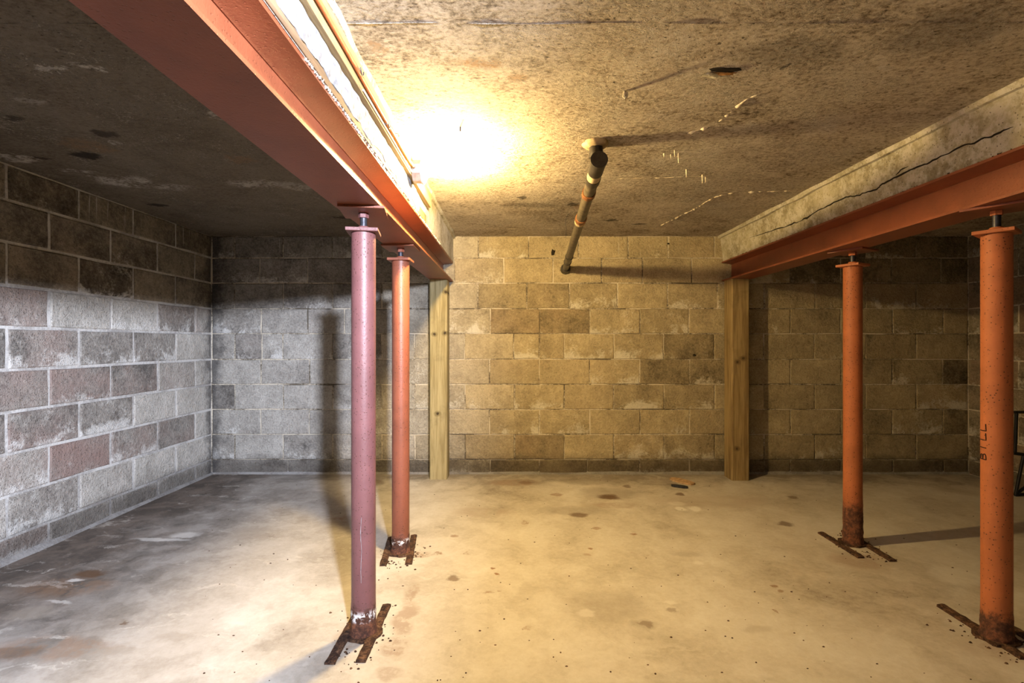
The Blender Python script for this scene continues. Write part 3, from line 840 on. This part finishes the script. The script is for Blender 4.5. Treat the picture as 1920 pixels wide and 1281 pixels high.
# ------------------------------------------------------------------ timber posts at the back wall
def timber_post(x0, x1, y0, y1, z1, rz, knots, base, dark, label):
    z0 = slope((x0 + x1) / 2, y0) - .001; cx, cy = (x0 + x1) / 2, (y0 + y1) / 2
    m = MB(); bm = m.bm; rows = []; n = 24; hw, hd = (x1 - x0) / 2, (y1 - y0) / 2; c = .007
    for i in range(n + 1):
        z = (z1 - z0) * i / n
        e = .0012
        def q(x, y): return bm.verts.new((x + e * mnoise.noise(Vector((x * 40, y * 40, z * 5))), y + e * mnoise.noise(Vector((x * 40 + 7, y * 40, z * 5))), z))
        rows.append([q(*p) for p in ((-hw + c, -hd), (hw - c, -hd), (hw, -hd + c), (hw, hd - c), (hw - c, hd), (-hw + c, hd), (-hw, hd - c), (-hw, -hd + c))])
    for A, B in zip(rows, rows[1:]):
        for k in range(8): bm.faces.new((A[k], A[(k + 1) % 8], B[(k + 1) % 8], B[k]))
    bm.faces.new(rows[0][::-1]); bm.faces.new(rows[-1])
    o = m.build('timber_post', m_wood('post_timber', base, dark, knots), None, 30)
    o.location = (cx, cy, z0); o.rotation_euler.z = rz
    return finish(o, label, 'post', 'timber posts at the back wall')


def kn(px, py, Y=3.9):
    p = at(px, py, Y); return (p.x, p.z)


timber_post(-.641, -.504, 3.895, 4.038, 1.5535, 0, [kn(814, 627), kn(834, 625), kn(821, 776), kn(836, 548)], (0.42, 0.35, 0.185), (0.24, 0.19, 0.085), 'greenish squared timber post carrying the left steel beam')
timber_post(1.695, 1.832, 3.865, 4.008, 1.5555, -.0, [kn(1384, 679, 3.86), kn(1395, 672, 3.86), kn(1382, 842, 3.86)], (0.31, 0.225, 0.105), (0.16, 0.105, 0.045), 'browner squared timber post carrying the right steel beam')

# ------------------------------------------------------------------ lamp on its board, cables and hooks
board = MB().box((XF + .0005, YF + .3, 1.808), (XF + .025, 2.78, 1.886), .001).build('mounting_board', M_BOARD)
finish(board, 'long thin pine board along the left concrete beam', 'board')
LX, LY, LZ = XF + .0255, 2.285, 1.838
lamp = finish(empty('wall_lamp', (LX, LY, LZ)), 'lit bare bulb in a porcelain holder on the pine board', 'lamp')
TX = Matrix.Rotation(math.pi / 2, 4, 'Y')                # local z -> +x
axis = Matrix.Rotation(-.18, 4, 'Z') @ TX
MB().lathe([(.052, 0), (.052, .036), (.050, .038)], 8, Matrix.Rotation(0, 4, 'X') @ TX @ Matrix.Rotation(math.pi / 8, 4, 'Z')).build('junction_box', M_GALV, lamp)
hold = MB().lathe([(.056, .0385), (.056, .046), (.044, .054), (.030, .062), (.024, .075), (.024, .098), (.022, .102)], 28, TX).build('lamp_holder', M_PORC, lamp, 40)
prof = [(.0135, .100), (.0140, .112), (.019, .122), (.0265, .135), (.0305, .150), (.0315, .162), (.0300, .175), (.0250, .186), (.016, .193), (.006, .1955)]
MB().lathe(prof, 24, TX).build('bulb', M_BULB, hold, 60)

def wavy(pts, amp, k, per=12):
    P = [Vector(p) for p in pts]; Q = []
    for a, b in zip(P, P[1:]):
        for s in range(per):
            q = a.lerp(b, s / per); q.z += amp * mnoise.noise(q * k); q.x += abs(amp * .3 * mnoise.noise(q * k + Vector((9, 0, 0)))); Q.append(q)
    Q.append(P[-1]); return Q


xb = XF + .0335
cord = MB().tube(wavy([(xb, YF + .35, 1.838), (xb, .9, 1.838), (xb, 1.4, 1.836), (xb, 1.75, 1.834), (xb, 2.0, 1.838), (xb, 2.15, 1.840), (xb + .004, 2.229, 1.842)], .006, 3), .0062, 8).build('power_cord', M_CORD, None, 60)
finish(cord, 'orange cord running along the pine board to the lamp', 'cord')
cord2 = MB().tube(wavy([(XF + .029, 1.5, 1.814), (XF + .029, 1.9, 1.816), (XF + .029, 2.15, 1.816), (XF + .029, 2.230, 1.818)], .002, 4), .003, 8).build('wire', M_WHITECORD)
finish(cord2, 'thin pale wire below the orange cord on the board', 'wire')


def hook(px, py, size, label, x=XF + .026):
    Y = -x * F / (CX - px); z = HC + (CY - py) * Y / F
    pts = [(0, 0, 0), (.012, .004, .0)]
    for i in range(9):
        a = math.pi * (1.0 + i / 8 * 1.05)
        pts.append((.016, .018 + .014 * math.cos(a), .004 + .014 * math.sin(a)))
    o = MB().tube([(p[0] * size, p[1] * size, p[2] * size) for p in pts], .0016, 7).build('wire_hook', M_STEEL, None, 60)
    o.location = (x, Y, z)
    return finish(o, label, 'hook', 'bent nails along the pine board')


hook(665, 128, 1.0, 'largest bent wire hook on the board beside the orange cord')
hook(720, 232, .9, 'bent wire hook on the board, midway between the largest hook and the lamp')
hook(740, 250, .8, 'bent wire hook on the board just before the lamp box')
hook(748, 313, .8, 'bent nail in the concrete below the board near the lamp', XF + .001)

# ------------------------------------------------------------------ drain pipe
PA = ceil_pt(1117, 268); EL = Vector((PA.x + .004, PA.y - .012, ZC - .105)); PE = Vector(((1060 - CX) * D / F, D - .010, HC + (CY - 505) * D / F))
pipe = finish(empty('drain_pipe', (PA.x, PA.y, ZC)), 'dark drain pipe from the ceiling down to the back wall', 'pipe')
L0 = Vector((PA.x, PA.y, ZC))
m = MB(); n = 26
ring = [(.055 * (1 + .22 * mnoise.noise(Vector((math.cos(i / n * 6.283) * 2, math.sin(i / n * 6.283) * 2, 1)))) * math.cos(i / n * 6.283), .055 * (1 + .22 * mnoise.noise(Vector((math.cos(i / n * 6.283) * 2, math.sin(i / n * 6.283) * 2, 1)))) * math.sin(i / n * 6.283)) for i in range(n)]
m.bm.free(); m.bm = bmesh.new()
prev = None
for s, z in ((1.0, .004), (1.0, -.006), (.86, -.016), (.55, -.022)):
    cur = [m.bm.verts.new((a * s, b * s, z + .003 * mnoise.noise(Vector((a * 60, b * 60, z))))) for a, b in ring]
    if prev:
        for k in range(n): m.bm.faces.new((prev[k], prev[(k + 1) % n], cur[(k + 1) % n], cur[k]))
    prev = cur
m.bm.faces.new(prev)
finish(m.build('ceiling_collar', M_PALE, pipe, 50), 'lumpy pale sealant collar')
e = EL - L0; d = (PE - EL).normalized()
MB().rod((0, 0, -.012), (e.x, e.y, e.z + .02), .029, .029, 22).build('riser', M_BLACKPIPE, pipe, 40)
elb = MB().rod(e - d * .052, e + d * .055, .0335, .0335, 24).build('elbow_body', M_BLACKPIPE, pipe, 40)
MB().rod(e - d * .066, e - d * .050, .0365, .0365, 24).build('end_cap', M_BLACKPIPE, elb, 40)
MB().rod((e.x * .8, e.y * .8, e.z + .034), (e.x, e.y, e.z + .055), .034, .034, 22).build('elbow_hub', M_BLACKPIPE, elb, 40)
full = (PE - EL).length
def seg(a, b, r, name, mat, r2=None): return MB().rod(e + d * a, e + d * b, r, r2, 22).build(name, mat, pipe, 40)
seg(.055, .115, .0315, 'sleeve', M_PALE)
seg(.115, .165, .0335, 'rubber_sleeve', M_BLACKPIPE)
seg(.165, .285, .0290, 'pipe_section', M_BROWNPIPE)
seg(.285, .325, .0335, 'coupling', M_COPPER)
seg(.325, .66, .0275, 'pipe_section', M_BROWNPIPE)
seg(.66, .70, .0325, 'coupling', M_COPPER)
seg(.70, .735, .0315, 'pale_band', M_PALE)
seg(.735, full - .02, .0262, 'pipe_section', M_BROWNPIPE)
seg(1.50, 1.515, .0300, 'clip', M_BLACKPIPE)
seg(full - .24, full - .225, .0300, 'clip', M_BLACKPIPE)
seg(full - .045, full + .02, .036, 'wall_socket', M_BLACKPIPE, .043)
# short wire looped over the ceiling beside the pipe
p = at(1068, 415, 3.35)
wr = MB().tube([Vector((-.005, 0, ZC)) + Vector((p.x, p.y, 0)), Vector((p.x - .02, p.y, ZC - .02)), Vector((p.x - .03, p.y, ZC - .05)), Vector((p.x - .022, p.y, ZC - .10)), Vector((p.x - .026, p.y, ZC - .16))], .0014, 6).build('wire', M_STEEL, None, 60)
finish(wr, 'thin dark wire hanging from the ceiling left of the drain pipe', 'wire')

# ------------------------------------------------------------------ folding stand at the right wall
def stand():
    X, Y = 3.50, 3.49; z0 = slope(X, Y)
    root = finish(empty('folding_stand', (X, Y, z0)), 'black tubular metal folding stand at the right wall', 'stand')
    r = .010
    yl = 0.0
    def q(px, py, dy=0.0): p = at(px, py, Y + dy); return p - Vector((X, Y, z0))
    MB().tube([q(1903, 850), q(1906, 773.5)], r, 10).build('upright', M_BLACK, root, 60)
    MB().tube([q(1901, 773), q(1962, 773)], r, 10).build('top_rail', M_BLACK, root, 60)
    MB().tube([q(1960, 773), q(1964, 925)], r, 10).build('upright', M_BLACK, root, 60)
    MB().tube([q(1900, 850), q(1964, 858)], r * 1.1, 10).build('crossbar', M_BLACK, root, 60)
    a = q(1919, 855); b = q(1904, 930); b.z = r
    MB().tube([a, b], r, 10).build('leg', M_BLACK, root, 60)
    c = q(1945, 895); MB().tube([b, c], r, 10).build('brace', M_BLACK, root, 60)
    f = Vector((b.x + .16, b.y + .02, r)); MB().tube([b, f], r * 1.2, 10).build('foot', M_BLACK, root, 60)


stand()

# ------------------------------------------------------------------ scraps on the floor
def scrap(name, px, py, L, W, H, rz, mat, label, cat, tilt=0.0, seed=0):
    p = floor_pt(px, py); m = MB(); bm = m.bm
    pts = []
    n = 12
    for i in range(n):
        a = i / n * 2 * math.pi; c, s = math.cos(a), math.sin(a)
        k = 1 / max(abs(c), abs(s)) ** .75
        j = 1 + .16 * mnoise.noise(Vector((c * 2, s * 2, seed)))
        pts.append((c * k * L / 2 * j, s * k * W / 2 * j))
    m.prism(pts, 0, H, 2)
    o = m.build(name, mat); o.location = p + Vector((0, 0, .0005)); o.rotation_euler = (tilt, 0, rz)
    return finish(o, label, cat)


M_SCRAP = m_plain('scrap_wood', (0.46, 0.30, 0.17), 0.8, 0, .3)
scrap('wood_scrap', 1279, 904, .20, .085, .012, -.95, M_SCRAP, 'flat brown wood scrap lying at the foot of the back wall', 'scrap', 0, 2)
scrap('dark_scrap', 1274, 914, .12, .038, .014, -.5, M_STEEL, 'small black scrap lying just in front of the brown wood scrap', 'scrap', 0, 4)

mb = MB()
for i in range(230):                                     # fine dark specks nobody could count
    while True:
        px, py = random.uniform(380, 1900), random.uniform(895, 1278)
        q = floor_pt(px, py)
        if all((q.x - a) ** 2 + (q.y - b) ** 2 > .09 for a, b in ((-.558, 1.885), (-.575, 2.59), (1.835, 2.70), (1.79, 1.852))): break
    p = floor_pt(px, py); s = random.uniform(.0015, .0045)
    rr = bmesh.ops.create_cone(mb.bm, segments=5, radius1=s, radius2=s * .6, depth=s * .5, cap_ends=True)
    kx, ky = random.uniform(.7, 1.6), random.uniform(.6, 1.2)
    for v in rr['verts']: v.co = Vector((p.x + v.co.x * kx, p.y + v.co.y * ky, p.z + s * .24 + v.co.z))
finish(mb.build('floor_debris', M_RUST), 'small dark specks of grit scattered over the floor', 'debris', kind='stuff')
